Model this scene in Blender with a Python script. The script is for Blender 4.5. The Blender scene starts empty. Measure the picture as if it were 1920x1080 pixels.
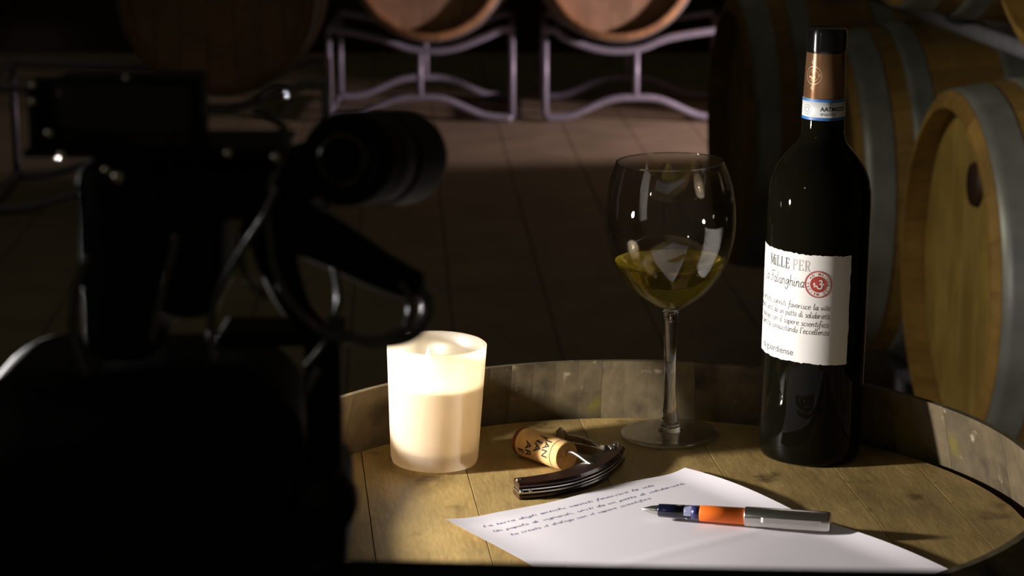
import bpy, bmesh, math, random
from mathutils import Vector, Matrix
random.seed(7)
PI = math.pi
scene = bpy.context.scene
col = scene.collection

# ------------------------------------------------------------------ camera, world, lights, exposure
cam_d = bpy.data.cameras.new('camera')
cam = bpy.data.objects.new('camera', cam_d); col.objects.link(cam)
cam.location = (0, 0, 1.40)
cam.rotation_euler = (PI/2 - math.atan(970/4200), 0, 0)
cam_d.sensor_width = 36; cam_d.lens = 78.75; cam_d.clip_start = 0.05
cam_d.dof.use_dof = True; cam_d.dof.focus_distance = 1.64; cam_d.dof.aperture_fstop = 13
scene.camera = cam

world = bpy.data.worlds.new('cellar_dark'); scene.world = world; world.use_nodes = True
world.node_tree.nodes['Background'].inputs[0].default_value = (1.0, 0.88, 0.58, 1)
world.node_tree.nodes['Background'].inputs[1].default_value = 0.030

def aim(o, target):
    o.rotation_euler = (Vector(target) - o.location).to_track_quat('-Z', 'Y').to_euler()

def spot(name, loc, target, watts, colour, size_deg, blend, radius):
    d = bpy.data.lights.new(name, 'SPOT'); d.energy = watts; d.color = colour
    d.spot_size = math.radians(size_deg); d.spot_blend = blend; d.shadow_soft_size = radius
    o = bpy.data.objects.new(name, d); col.objects.link(o); o.location = loc; aim(o, target)
    return o
# white LED lamp standing left of the barrel table
spot('led_lamp_light', (-0.44, 1.448, 1.055), (0.12, 1.35, 0.95), 33.0, (1.0, 0.95, 0.91), 158, 0.35, 0.02)
# small lamp left of the photographer, glinting on the cables and glasses
spot('side_lamp_light', (-0.85, 0.50, 1.52), (0.05, 1.45, 1.0), 1.5, (1.0, 0.93, 0.84), 75, 0.6, 0.025)
# pinkish floor lamp by the far racks, low and from the right
spot('rack_lamp_light', (2.3, 8.3, 0.42), (0.15, 8.80, 0.33), 250.0, (1.0, 0.72, 0.73), 48, 0.6, 0.05)
# warm lamp grazing the right hand row of barrels
spot('row_lamp_light', (-1.7, 2.5, 1.75), (0.95, 3.25, 0.62), 70.0, (1.0, 0.92, 0.66), 46, 0.9, 0.06)

vs = scene.view_settings
vs.view_transform = 'Standard'; vs.look = 'None'; vs.gamma = 1; vs.use_curve_mapping = False; vs.exposure = 0.0

# ------------------------------------------------------------------ helpers
def lin(r, g, b):
    f = lambda c: (c/255/12.92) if c/255 <= .04045 else ((c/255+.055)/1.055)**2.4
    return (f(r), f(g), f(b), 1)

def new_mat(name):
    m = bpy.data.materials.new(name); m.use_nodes = True
    nt = m.node_tree; b = nt.nodes['Principled BSDF']
    return m, nt, b

def plain(name, c, rough=.5, metal=0, coat=0, noise=0, nscale=40, bump=0, spec=.5):
    m, nt, b = new_mat(name)
    b.inputs['Base Color'].default_value = c; b.inputs['Roughness'].default_value = rough
    b.inputs['Metallic'].default_value = metal; b.inputs['Coat Weight'].default_value = coat
    b.inputs['Specular IOR Level'].default_value = spec
    if noise or bump:
        tc = nt.nodes.new('ShaderNodeTexCoord'); n = nt.nodes.new('ShaderNodeTexNoise')
        n.inputs['Scale'].default_value = nscale; n.inputs['Detail'].default_value = 6
        nt.links.new(tc.outputs['Object'], n.inputs['Vector'])
        if noise:
            r = nt.nodes.new('ShaderNodeValToRGB')
            r.color_ramp.elements[0].position = .3; r.color_ramp.elements[1].position = .7
            r.color_ramp.elements[0].color = [x*(1-noise) for x in c[:3]]+[1]
            r.color_ramp.elements[1].color = [min(1, x*(1+noise)) for x in c[:3]]+[1]
            nt.links.new(n.outputs['Fac'], r.inputs[0]); nt.links.new(r.outputs[0], b.inputs['Base Color'])
        if bump:
            bp = nt.nodes.new('ShaderNodeBump'); bp.inputs['Strength'].default_value = bump; bp.inputs['Distance'].default_value = .002
            nt.links.new(n.outputs['Fac'], bp.inputs['Height']); nt.links.new(bp.outputs[0], b.inputs['Normal'])
    return m

def wood(name, dark, light, grain=(30, 2.5, 30), rough=.6, vary=.25, bump=.25, spots=None, rotz=0, fine=1.0, stain=None):
    """grain: object-space scale per axis (small number = along the grain)"""
    m, nt, b = new_mat(name); N = nt.nodes.new; L = nt.links.new
    tc = N('ShaderNodeTexCoord'); mp = N('ShaderNodeMapping'); mp.inputs['Scale'].default_value = grain
    mp0 = N('ShaderNodeMapping'); mp0.inputs['Rotation'].default_value = (0, 0, rotz)
    oi = N('ShaderNodeObjectInfo'); add = N('ShaderNodeVectorMath'); add.operation = 'ADD'
    sc = N('ShaderNodeVectorMath'); sc.operation = 'SCALE'; sc.inputs['Scale'].default_value = 13
    cmb = N('ShaderNodeCombineXYZ')
    for k in range(3): L(oi.outputs['Random'], cmb.inputs[k])
    L(cmb.outputs[0], sc.inputs[0]); L(tc.outputs['Object'], mp0.inputs[0]); L(mp0.outputs[0], mp.inputs[0])
    L(mp.outputs[0], add.inputs[0]); L(sc.outputs[0], add.inputs[1])
    n1 = N('ShaderNodeTexNoise'); n1.inputs['Scale'].default_value = 1; n1.inputs['Detail'].default_value = 8; n1.inputs['Roughness'].default_value = .6
    L(add.outputs[0], n1.inputs['Vector'])
    n2 = N('ShaderNodeTexNoise'); n2.inputs['Scale'].default_value = 6*fine; n2.inputs['Detail'].default_value = 5
    L(add.outputs[0], n2.inputs['Vector'])
    n3 = N('ShaderNodeTexNoise'); n3.inputs['Scale'].default_value = 9; n3.inputs['Detail'].default_value = 4
    ad2 = N('ShaderNodeVectorMath'); ad2.operation = 'ADD'; L(tc.outputs['Object'], ad2.inputs[0]); L(sc.outputs[0], ad2.inputs[1]); L(ad2.outputs[0], n3.inputs['Vector'])
    r = N('ShaderNodeValToRGB'); r.color_ramp.elements[0].position = .3; r.color_ramp.elements[1].position = .72
    r.color_ramp.elements[0].color = dark; r.color_ramp.elements[1].color = light
    mx = N('ShaderNodeMix'); mx.data_type = 'FLOAT'; mx.inputs[0].default_value = .35
    L(n1.outputs['Fac'], mx.inputs[2]); L(n2.outputs['Fac'], mx.inputs[3]); L(mx.outputs[0], r.inputs[0])
    # board to board tone and large soft blotches of wear
    hs = N('ShaderNodeHueSaturation'); mr = N('ShaderNodeMapRange')
    mr.inputs[3].default_value = 1-vary; mr.inputs[4].default_value = 1+vary*.6
    L(oi.outputs['Random'], mr.inputs[0]); L(mr.outputs[0], hs.inputs['Value']); L(r.outputs[0], hs.inputs['Color'])
    out = hs.outputs[0]
    mr3 = N('ShaderNodeMapRange'); mr3.inputs[1].default_value = .35; mr3.inputs[2].default_value = .65; mr3.inputs[3].default_value = .78; mr3.inputs[4].default_value = 1.12
    L(n3.outputs['Fac'], mr3.inputs[0])
    hs3 = N('ShaderNodeHueSaturation'); L(out, hs3.inputs['Color']); L(mr3.outputs[0], hs3.inputs['Value']); out = hs3.outputs[0]
    for (c, scale, lo, hi) in (stain or []):
        n4 = N('ShaderNodeTexNoise'); n4.inputs['Scale'].default_value = scale; n4.inputs['Detail'].default_value = 7
        L(ad2.outputs[0], n4.inputs['Vector'])
        r4 = N('ShaderNodeMapRange'); r4.inputs[1].default_value = lo; r4.inputs[2].default_value = hi
        L(n4.outputs['Fac'], r4.inputs[0])
        m4 = N('ShaderNodeMix'); m4.data_type = 'RGBA'; L(r4.outputs[0], m4.inputs[0]); L(out, m4.inputs[6]); m4.inputs[7].default_value = c
        out = m4.outputs[2]
    L(out, b.inputs['Base Color']); b.inputs['Roughness'].default_value = rough
    bp = N('ShaderNodeBump'); bp.inputs['Strength'].default_value = bump; bp.inputs['Distance'].default_value = .0015
    L(mx.outputs[0], bp.inputs['Height']); L(bp.outputs[0], b.inputs['Normal'])
    return m

def mesh(name, verts, faces, m=None, parent=None, smooth=False, kind=None):
    me = bpy.data.meshes.new(name); me.from_pydata([tuple(v) for v in verts], [], faces); me.validate(); me.update()
    if smooth: me.polygons.foreach_set('use_smooth', [True]*len(me.polygons))
    if m: me.materials.append(m)
    o = bpy.data.objects.new(name, me); col.objects.link(o)
    if parent: o.parent = parent
    if kind: o['kind'] = kind
    return o

def empty(name, loc, label, cat, group=None, rot=(0, 0, 0)):
    o = bpy.data.objects.new(name, None); col.objects.link(o); o.location = loc; o.rotation_euler = rot
    o.empty_display_size = .02; o['label'] = label; o['category'] = cat
    if group: o['group'] = group
    return o

def lathe(prof, n=48, close=True):
    """prof: list of (r,z); r==0 makes a pole"""
    V, F, rings = [], [], []
    for r, z in prof:
        if r < 1e-7: rings.append([len(V)]); V.append((0, 0, z))
        else:
            rings.append(list(range(len(V), len(V)+n)))
            V += [(r*math.cos(2*PI*k/n), r*math.sin(2*PI*k/n), z) for k in range(n)]
    for a, b in zip(rings, rings[1:]):
        for k in range(n):
            k2 = (k+1) % n
            if len(a) == 1 and len(b) == 1: continue
            if len(a) == 1: F.append((a[0], b[k2], b[k]))
            elif len(b) == 1: F.append((a[k], a[k2], b[0]))
            else: F.append((a[k], a[k2], b[k2], b[k]))
    return V, F

def spline(pts, n=8):
    P = [Vector(p) for p in pts]; out = []
    for i in range(len(P)-1):
        p0 = P[max(i-1, 0)]; p1 = P[i]; p2 = P[i+1]; p3 = P[min(i+2, len(P)-1)]
        for k in range(n):
            t = k/n
            out.append(.5*((2*p1)+(p2-p0)*t+(2*p0-5*p1+4*p2-p3)*t*t+(3*p1-p0-3*p2+p3)*t**3))
    out.append(P[-1]); return out

def tube(pts, rad, n=10, caps=True, flat=1.0):
    P = [Vector(p) for p in pts]; m = len(P)
    R = rad if isinstance(rad, (list, tuple)) else [rad]*m
    T = [(P[min(i+1, m-1)]-P[max(i-1, 0)]).normalized() for i in range(m)]
    ref = Vector((0, 0, 1)) if abs(T[0].z) < .9 else Vector((1, 0, 0))
    u = T[0].cross(ref).normalized(); V, F = [], []
    for i in range(m):
        u = (u - T[i]*u.dot(T[i])).normalized(); w = T[i].cross(u)
        for k in range(n):
            a = 2*PI*k/n; V.append(P[i]+u*(R[i]*math.cos(a))+w*(R[i]*flat*math.sin(a)))
    for i in range(m-1):
        for k in range(n):
            k2 = (k+1) % n; F.append((i*n+k, i*n+k2, (i+1)*n+k2, (i+1)*n+k))
    if caps: F.append(tuple(range(n-1, -1, -1))); F.append(tuple((m-1)*n+k for k in range(n)))
    return V, F

def rbox(x0, x1, y0, y1, z0, z1, bev=.002, seg=3):
    bm = bmesh.new(); bmesh.ops.create_cube(bm, size=1)
    bmesh.ops.scale(bm, vec=(x1-x0, y1-y0, z1-z0), verts=bm.verts)
    bmesh.ops.translate(bm, vec=((x0+x1)/2, (y0+y1)/2, (z0+z1)/2), verts=bm.verts)
    if bev: bmesh.ops.bevel(bm, geom=bm.edges[:], offset=bev, segments=seg, affect='EDGES', profile=.5)
    bm.verts.ensure_lookup_table(); V = [v.co.copy() for v in bm.verts]; F = [tuple(v.index for v in f.verts) for f in bm.faces]
    bm.free(); return V, F

def xf(VF, M):
    return [M @ Vector(v) for v in VF[0]], VF[1]

def join(*parts):
    V, F = [], []
    for v, f in parts:
        o = len(V); V += [tuple(x) for x in v]; F += [tuple(i+o for i in q) for q in f]
    return V, F

def prism(poly, z0, z1):
    n = len(poly); V = [(x, y, z0) for x, y in poly]+[(x, y, z1) for x, y in poly]
    F = [tuple(range(n-1, -1, -1)), tuple(range(n, 2*n))]+[(k, (k+1) % n, n+(k+1) % n, n+k) for k in range(n)]
    return V, F

def along(p0, p1):
    """matrix taking local +Z from p0 to p1"""
    p0 = Vector(p0); d = (Vector(p1)-p0)
    return Matrix.Translation(p0) @ d.to_track_quat('Z', 'Y').to_matrix().to_4x4()

def copy_tree(o, parent=None):
    c = o.copy(); col.objects.link(c); c.parent = parent
    for ch in list(o.children): copy_tree(ch, c)
    return c

# ------------------------------------------------------------------ single stroke pen alphabet for print and handwriting
PEN = {
'a': (10, ["9,8 6,10 2,8 1,4 3,0 6,1 9,7", "9,10 8,3 9,0 11,1"]), 'b': (9, ["1,20 1,2", "1,6 4,10 8,8 8,3 5,0 1,2"]),
'c': (9, ["8,8 5,10 2,8 1,4 3,0 6,0 9,2"]), 'd': (10, ["8,8 5,10 2,8 1,4 3,0 6,1 8,5", "9,20 8,4 9,0 11,1"]),
'e': (9, ["1,5 8,6 7,9 4,10 1,7 1,3 4,0 7,0 9,2"]), 'f': (7, ["8,18 5,20 3,17 3,5 2,-6 0,-7", "0,9 8,10"]),
'g': (10, ["8,8 5,10 2,8 1,4 3,1 6,2 8,8", "9,10 8,-4 4,-8 0,-5"]), 'h': (10, ["1,20 1,0", "1,6 4,10 7,9 8,5 8,1 10,0"]),
'i': (5, ["2,10 2,2 3,0 5,1", "2,14 2.8,14.8"]), 'l': (5, ["2,20 1,6 2,0 5,1"]),
'm': (13, ["1,10 1,0", "1,6 3,10 5,9 5,0", "5,6 8,10 10,8 10,1 12,0"]), 'n': (10, ["1,10 1,0", "1,6 4,10 7,9 8,5 8,1 10,0"]),
'o': (9, ["5,10 2,9 1,4 3,0 6,0 8,4 7,9 5,10"]), 'p': (9, ["1,10 1,-8", "1,6 4,10 8,8 8,3 5,0 1,2"]),
'q': (10, ["8,8 5,10 2,8 1,4 3,1 6,2 8,8", "8,10 8,-8"]), 'r': (7, ["1,10 1,0", "1,6 3,9 6,10"]),
's': (8, ["7,9 4,10 2,8 4,5 7,3 6,0 3,0 1,1"]), 't': (7, ["3,16 3,2 5,0 7,1", "0,11 7,11"]),
'u': (10, ["1,10 1,3 3,0 6,1 8,5", "8,10 8,2 10,0"]), 'v': (8, ["0,10 4,0 8,10"]), 'z': (9, ["1,10 8,10 1,0 8,0"]),
'\u00e0': (10, ["9,8 6,10 2,8 1,4 3,0 6,1 9,7", "9,10 8,3 9,0 11,1", "4,16 7,12"]),
',': (4, ["2,1 2,-1 0,-4"]), '.': (4, ["1.5,0 2.3,.6"]), "'": (4, ["2,20 1,15"]), ' ': (7, []),
'F': (11, ["2,18 8,20 14,19", "7,19 6,8 4,0 1,1", "3,10 10,11"]), 'L': (11, ["6,17 3,20 2,16 3,4 1,0 5,1 11,0"]),
'U': (12, ["1,20 1,5 4,0 8,2 10,8", "10,20 10,2 12,0"]),
'3': (10, ["3,17 6,20 10,17 8,12 5,11 10,9 11,3 7,0 2,1 0,5 -4,6 -7,3"]),
}
# condensed roman capitals: straight strokes, thick stems and thin serifs; (width, [(x0,y0,x1,y1,thick)], curves)
def _stroke_pts(s):
    return [tuple(float(c) for c in p.split(',')) for p in s.split()]

def ribbon(pts, wid):
    """2D polyline to a list of quads (verts, faces) with mitred sides"""
    P = [Vector((p[0], p[1])) for p in pts]; V, F = [], []
    for i, p in enumerate(P):
        t = (P[min(i+1, len(P)-1)]-P[max(i-1, 0)])
        t = t.normalized() if t.length > 1e-9 else Vector((1, 0))
        n = Vector((-t.y, t.x))*wid*.5; V += [(p+n)[:], (p-n)[:]]
    for i in range(len(P)-1): F.append((2*i, 2*i+1, 2*i+3, 2*i+2))
    return V, F

def pen_text(s, size, wid, slant=.18, space=1.5, jitter=0, sm=3):
    """2D ribbons for a line of writing, x-height = size"""
    out = []; x = 0; k = size/10
    for ch in s:
        w, st = PEN[ch]; dy = random.uniform(-jitter, jitter)
        for q in st:
            p = [(x+a+slant*b+random.uniform(-jitter, jitter)*.6, b+dy) for a, b in _stroke_pts(q)]
            p = [(v[0], v[1]) for v in spline([(a, b, 0) for a, b in p], sm)] if len(p) > 2 else p
            out.append(ribbon([(a*k, b*k) for a, b in p], wid))
        x += w+space+random.uniform(-jitter, jitter)
    V, F = join(*[([(a, b, 0) for a, b in v], f) for v, f in out])
    return [(v[0], v[1]) for v in V], F, x*k

def fit(VF, x0, x1):
    """stretch a text line so that it runs from x0 to x1"""
    V, F, w = VF; s = (x1-x0)/w
    return [(x0+a*s, b) for a, b in V], F

def block_text(s, size, bold=0):
    cu = bpy.data.curves.new('t', 'FONT'); cu.body = s; cu.size = size; cu.resolution_u = 3; cu.offset = bold
    o = bpy.data.objects.new('t', cu); col.objects.link(o); bpy.context.view_layer.update()
    me = o.evaluated_get(bpy.context.evaluated_depsgraph_get()).to_mesh()
    V = [(v.co.x, v.co.y) for v in me.vertices]; F = [tuple(p.vertices) for p in me.polygons]
    w = max([v[0] for v in V]+[0]); bpy.data.objects.remove(o); bpy.data.curves.remove(cu)
    return V, F, w

def shift(VF, dx, dy):
    return [(a+dx, b+dy) for a, b in VF[0]], VF[1]

def cat2(*L):
    V, F = join(*[([(a, b, 0) for a, b in v[0]], v[1]) for v in L]); return [(v[0], v[1]) for v in V], F

# ------------------------------------------------------------------ materials
M_floor = plain('floor_stone', lin(160, 146, 122), .6, noise=.15, nscale=5, bump=.15)
M_joint = plain('floor_joint', lin(84, 74, 60), .9, noise=.2, nscale=30)
M_wall = plain('cellar_wall', lin(62, 54, 44), .9, noise=.25, nscale=3, bump=.4)
M_head = wood('table_head_oak', lin(130, 106, 58), lin(182, 154, 96), grain=(60, 14, 40), rough=.55, vary=.05, bump=.4, rotz=-.105,
              stain=[(lin(84, 60, 30), 26, .62, .74), (lin(60, 40, 20), 110, .70, .78)])
M_rim = wood('table_stave_grey', lin(78, 67, 47), lin(130, 114, 84), grain=(22, 22, 14), rough=.65, vary=.05, bump=.45,
             stain=[(lin(44, 34, 26), 22, .56, .72), (lin(172, 158, 132), 75, .66, .76), (lin(112, 102, 36), 17, .60, .68)])
M_oak = wood('barrel_oak', lin(134, 102, 50), lin(172, 136, 72), grain=(26, 26, 2.2), rough=.6, vary=.12, bump=.12)
M_oakh = wood('barrel_head_oak', lin(148, 120, 58), lin(174, 146, 80), grain=(26, 3, 26), rough=.6, vary=.10, bump=.1)
M_pale = wood('pale_barrel_oak', lin(158, 116, 74), lin(192, 152, 108), grain=(26, 26, 2.2), rough=.6, vary=.12, bump=.12)
M_paleh = wood('pale_head_oak', lin(166, 134, 104), lin(190, 160, 130), grain=(26, 3, 26), rough=.6, vary=.10, bump=.1)
M_hoop = plain('galvanised_hoop', lin(140, 141, 140), .45, metal=.35, noise=.25, nscale=14)
M_rhoop = plain('old_iron_hoop', lin(70, 62, 55), .5, metal=.8, noise=.4, nscale=30)
M_rack = plain('rack_steel', lin(150, 150, 168), .45, metal=.2, noise=.1)
M_bung = plain('dark_bung', lin(48, 26, 16), .6, noise=.2)
M_black = plain('black_plastic', (.003, .003, .0035, 1), .6, noise=.2, nscale=80, spec=.1)
M_rubber = plain('black_rubber', (.004, .004, .0045, 1), .6, spec=.15)
M_cable = plain('black_cable', (.005, .005, .006, 1), .2, spec=1.0, coat=.6)
M_steel = plain('polished_steel', lin(205, 202, 198), .24, metal=1)
M_screw = plain('screw_steel', lin(200, 196, 186), .25, metal=1)
M_paper = plain('writing_paper', lin(226, 221, 226), .75, noise=.02, nscale=8)
M_ink = plain('blue_ink', lin(44, 50, 112), .6)
M_print = plain('black_print', lin(38, 36, 36), .7)
M_gprint = plain('grey_print', lin(176, 172, 168), .7)
M_pprint = plain('pale_print', lin(214, 208, 202), .7)
M_red = plain('red_print', lin(176, 64, 52), .7)
M_label = plain('label_paper', lin(236, 232, 226), .7, noise=.015, nscale=60)
M_foil = plain('brown_foil', lin(150, 112, 80), .30, metal=.7)
M_foil2 = plain('foil_emblem', lin(168, 130, 98), .45, metal=.2)
def brushed(m, rough, an):
    nt = m.node_tree; b = nt.nodes['Principled BSDF']; t = nt.nodes.new('ShaderNodeTangent'); t.direction_type = 'RADIAL'; t.axis = 'Z'
    b.inputs['Roughness'].default_value = rough; b.inputs['Anisotropic'].default_value = an; b.inputs['Anisotropic Rotation'].default_value = .25
    nt.links.new(t.outputs[0], b.inputs['Tangent'])
brushed(M_foil, .34, .93)
M_seal = plain('seal_paper', lin(206, 208, 206), .5, coat=.3)
M_blue = plain('seal_blue', lin(44, 104, 170), .5, coat=.3)
M_bglass = plain('dark_bottle_glass', (.004, .0035, .002, 1), .03, spec=.13)
M_cap = plain('black_capsule', (.004, .004, .004, 1), .18, coat=.4)
brushed(M_cap, .25, .93)
M_cork = plain('cork', lin(214, 172, 112), .75, noise=.16, nscale=160, bump=.3)
M_corkend = plain('cork_end', lin(176, 130, 66), .8, noise=.25, nscale=220, bump=.4)
M_wine_stain = plain('wine_stained_cork', lin(116, 60, 30), .8, noise=.3, nscale=200)
M_scale = plain('dark_wood_handle', lin(40, 16, 12), .22, coat=.6, noise=.3, nscale=60)
M_orange = plain('orange_plastic', lin(255, 120, 22), .55)
M_navy = plain('navy_plastic', lin(10, 14, 40), .18, coat=.6)
M_wick = plain('burnt_wick', (.01, .008, .006, 1), .9)

def glassy(name, c, ior=1.5, rough=0.0):
    m, nt, b = new_mat(name)
    b.inputs['Base Color'].default_value = c; b.inputs['Roughness'].default_value = rough
    b.inputs['Transmission Weight'].default_value = 1; b.inputs['IOR'].default_value = ior
    return m
M_glass = glassy('clear_glass', (.97, .97, .96, 1), 1.5)
M_wine = glassy('white_wine', (.84, .71, .15, 1), 1.27)
def cloudy(m, c, f):
    nt = m.node_tree; tl = nt.nodes.new('ShaderNodeBsdfTranslucent'); tl.inputs[0].default_value = c
    mx = nt.nodes.new('ShaderNodeMixShader'); mx.inputs[0].default_value = f
    nt.links.new(nt.nodes['Principled BSDF'].outputs[0], mx.inputs[1]); nt.links.new(tl.outputs[0], mx.inputs[2])
    nt.links.new(mx.outputs[0], nt.nodes['Material Output'].inputs[0])
cloudy(M_wine, (.66, .51, .06, 1), .10)
M_clear = glassy('clear_blue_plastic', (.55, .62, .9, 1), 1.4, .05)

def thin_glass(name, lo=.05, tint=(.93, .93, .92, 1)):
    """thin blown bowl: clear face on, mirroring towards its edges"""
    m, nt, b = new_mat(name); N = nt.nodes.new; L = nt.links.new
    nt.nodes.remove(b)
    tr = N('ShaderNodeBsdfTransparent'); tr.inputs[0].default_value = tint
    gl = N('ShaderNodeBsdfGlossy'); gl.inputs['Roughness'].default_value = .012
    lw = N('ShaderNodeLayerWeight'); lw.inputs[0].default_value = .5
    pw = N('ShaderNodeMath'); pw.operation = 'POWER'; pw.inputs[1].default_value = 4; L(lw.outputs['Facing'], pw.inputs[0])
    ma = N('ShaderNodeMath'); ma.operation = 'MULTIPLY_ADD'; ma.inputs[1].default_value = .85; ma.inputs[2].default_value = lo; L(pw.outputs[0], ma.inputs[0])
    mx = N('ShaderNodeMixShader'); L(ma.outputs[0], mx.inputs[0]); L(tr.outputs[0], mx.inputs[1]); L(gl.outputs[0], mx.inputs[2])
    L(mx.outputs[0], nt.nodes['Material Output'].inputs[0]); return m
M_bowl = thin_glass('bowl_glass')
M_rimglass = thin_glass('rim_glass', .35, (.95, .95, .93, 1))
M_edge = thin_glass('thick_glass', .20, (.90, .90, .87, 1))

def frosted():
    m, nt, b = new_mat('frosted_glass'); N = nt.nodes.new; L = nt.links.new; nt.nodes.remove(b)
    tl = N('ShaderNodeBsdfTranslucent'); tl.inputs[0].default_value = (.95, .86, .72, 1)
    df = N('ShaderNodeBsdfDiffuse'); df.inputs[0].default_value = (.82, .79, .72, 1)
    tr = N('ShaderNodeBsdfTransparent'); tr.inputs[0].default_value = (.96, .94, .90, 1)
    gl = N('ShaderNodeBsdfGlossy'); gl.inputs['Roughness'].default_value = .35
    a = N('ShaderNodeMixShader'); a.inputs[0].default_value = .80; L(df.outputs[0], a.inputs[1]); L(tl.outputs[0], a.inputs[2])
    c = N('ShaderNodeMixShader'); c.inputs[0].default_value = .30; L(a.outputs[0], c.inputs[1]); L(tr.outputs[0], c.inputs[2])
    d = N('ShaderNodeMixShader'); d.inputs[0].default_value = .05; L(c.outputs[0], d.inputs[1]); L(gl.outputs[0], d.inputs[2])
    L(d.outputs[0], nt.nodes['Material Output'].inputs[0]); return m
M_frost = frosted()

def waxm():
    m, nt, b = new_mat('candle_wax'); nt.nodes.remove(b); N = nt.nodes.new; L = nt.links.new
    tl = N('ShaderNodeBsdfTranslucent'); tl.inputs[0].default_value = (.98, .93, .82, 1)
    df = N('ShaderNodeBsdfDiffuse'); df.inputs[0].default_value = (.93, .87, .76, 1)
    mx = N('ShaderNodeMixShader'); mx.inputs[0].default_value = .6; L(df.outputs[0], mx.inputs[1]); L(tl.outputs[0], mx.inputs[2])
    L(mx.outputs[0], nt.nodes['Material Output'].inputs[0]); return m
M_wax = waxm()
def flamem():
    m, nt, b = new_mat('candle_flame'); nt.nodes.remove(b)
    e = nt.nodes.new('ShaderNodeEmission'); e.inputs[0].default_value = (1, .72, .34, 1); e.inputs[1].default_value = 12
    nt.links.new(e.outputs[0], nt.nodes['Material Output'].inputs[0]); return m
M_flame = flamem()

# ------------------------------------------------------------------ setting: floor and walls
base = mesh('floor', *rbox(-4, 4, -1.0, 11.6, -.06, -.012, 0), M_joint); base['kind'] = 'structure'
ang = -.049
for i in range(-13, 14):
    x0 = .018 + ang*0 + i*.262
    # each long slab runs back through the cellar, slightly askew to the table
    w = .262-.004
    dx = lambda y: -(y-7.47)*.049
    P = [(x0+.002+dx(-.8), -.8), (x0+.002+w+dx(-.8), -.8), (x0+.002+w+dx(11.4), 11.4), (x0+.002+dx(11.4), 11.4)]
    V, F = prism(P, -.013, 0)
    mesh('floor_slab', V, F, M_floor, base)
wb = mesh('wall_back', *rbox(-4, 4, 11.5, 11.7, -.02, 3.2, 0), M_wall); wb['kind'] = 'structure'
wl = mesh('wall_left', *rbox(-3.6, -3.4, -.9, 11.6, -.02, 3.2, 0), M_wall); wl['kind'] = 'structure'
wr = mesh('wall_right', *rbox(3.2, 3.4, 2.0, 11.6, -.02, 3.2, 0), M_wall); wr['kind'] = 'structure'

# ------------------------------------------------------------------ barrels
def stave_mesh(name, L, Rh, Rb, th, N, m, cham=.012, tip=.008, gap=.0003, seg=3, stations=9, inner_end=None):
    """one stave centred on angle 0, barrel axis Z, z from -L/2 to L/2"""
    zs = [-L/2, -L/2+cham]+[-L/2+cham+(L-2*cham)*k/(stations-1) for k in range(1, stations-1)]+[L/2-cham, L/2]
    V, F = [], []; S = seg+1
    for i, z in enumerate(zs):
        t = 2*z/L; ro = Rb-(Rb-Rh)*t*t; ri = ro-th
        if i in (0, len(zs)-1): ro = ri+tip
        for r in (ro, ri):
            h = PI/N-gap/r
            for k in range(S):
                a = -h+2*h*k/seg; V.append((r*math.cos(a), r*math.sin(a), z))
    n = 2*S
    for i in range(len(zs)-1):
        b, c = i*n, (i+1)*n
        for k in range(seg):
            F.append((b+k, b+k+1, c+k+1, c+k)); F.append((b+S+k+1, b+S+k, c+S+k, c+S+k+1))
        F.append((b+S, b, c, c+S)); F.append((b+seg, b+S+seg, c+S+seg, c+seg))
    for k in range(seg):
        F.append((k+1, k, S+k, S+k+1)); b = (len(zs)-1)*n; F.append((b+k, b+k+1, b+S+k+1, b+S+k))
    me = bpy.data.meshes.new(name); me.from_pydata(V, [], F); me.update(); me.materials.append(m)
    return me

def hoop_vf(L, Rh, Rb, z0, z1, n=56, t=.0016):
    ro = lambda z: Rb-(Rb-Rh)*(2*z/L)**2
    zs = [z0+(z1-z0)*k/3 for k in range(4)]
    prof = [(ro(z)+.0004+t, z) for z in zs]+[(ro(z)+.0003, z) for z in reversed(zs)]
    prof.append(prof[0])
    return lathe(prof, n)

def head_planks(joints, R, z0, z1, m, parent, gap=.0012, rot=0, flip=False, bev=.0012):
    us = [-R+.0005]+joints+[R-.0005]
    for a, b in zip(us, us[1:]):
        a += gap/2; b -= gap/2
        n = 8; top = [(a+(b-a)*k/n, math.sqrt(max(0, R*R-(a+(b-a)*k/n)**2))) for k in range(n+1)]
        poly = [(x, -y) for x, y in top]+[(x, y) for x, y in reversed(top)]
        cx = (a+b)/2
        lo = poly; hi = [(cx+(x-cx)*(1-2*bev/(b-a)), y*(1-bev/R)) for x, y in poly]
        k = len(poly); zb = z1-bev if z1 > z0 else z1+bev
        V = [(x, y, z0) for x, y in lo]+[(x, y, zb) for x, y in lo]+[(x, y, z1) for x, y in hi]
        F = [tuple(range(k-1, -1, -1)), tuple(range(2*k, 3*k))]
        for q in (0, k): F += [(q+i, q+(i+1) % k, q+k+(i+1) % k, q+k+i) for i in range(k)]
        if z1 < z0: F = [tuple(reversed(f)) for f in F]
        c, s = math.cos(rot), math.sin(rot)
        V = [(x*c-y*s, x*s+y*c, z) for x, y, z in V]
        mesh('head_board', V, F, m, parent)

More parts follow.
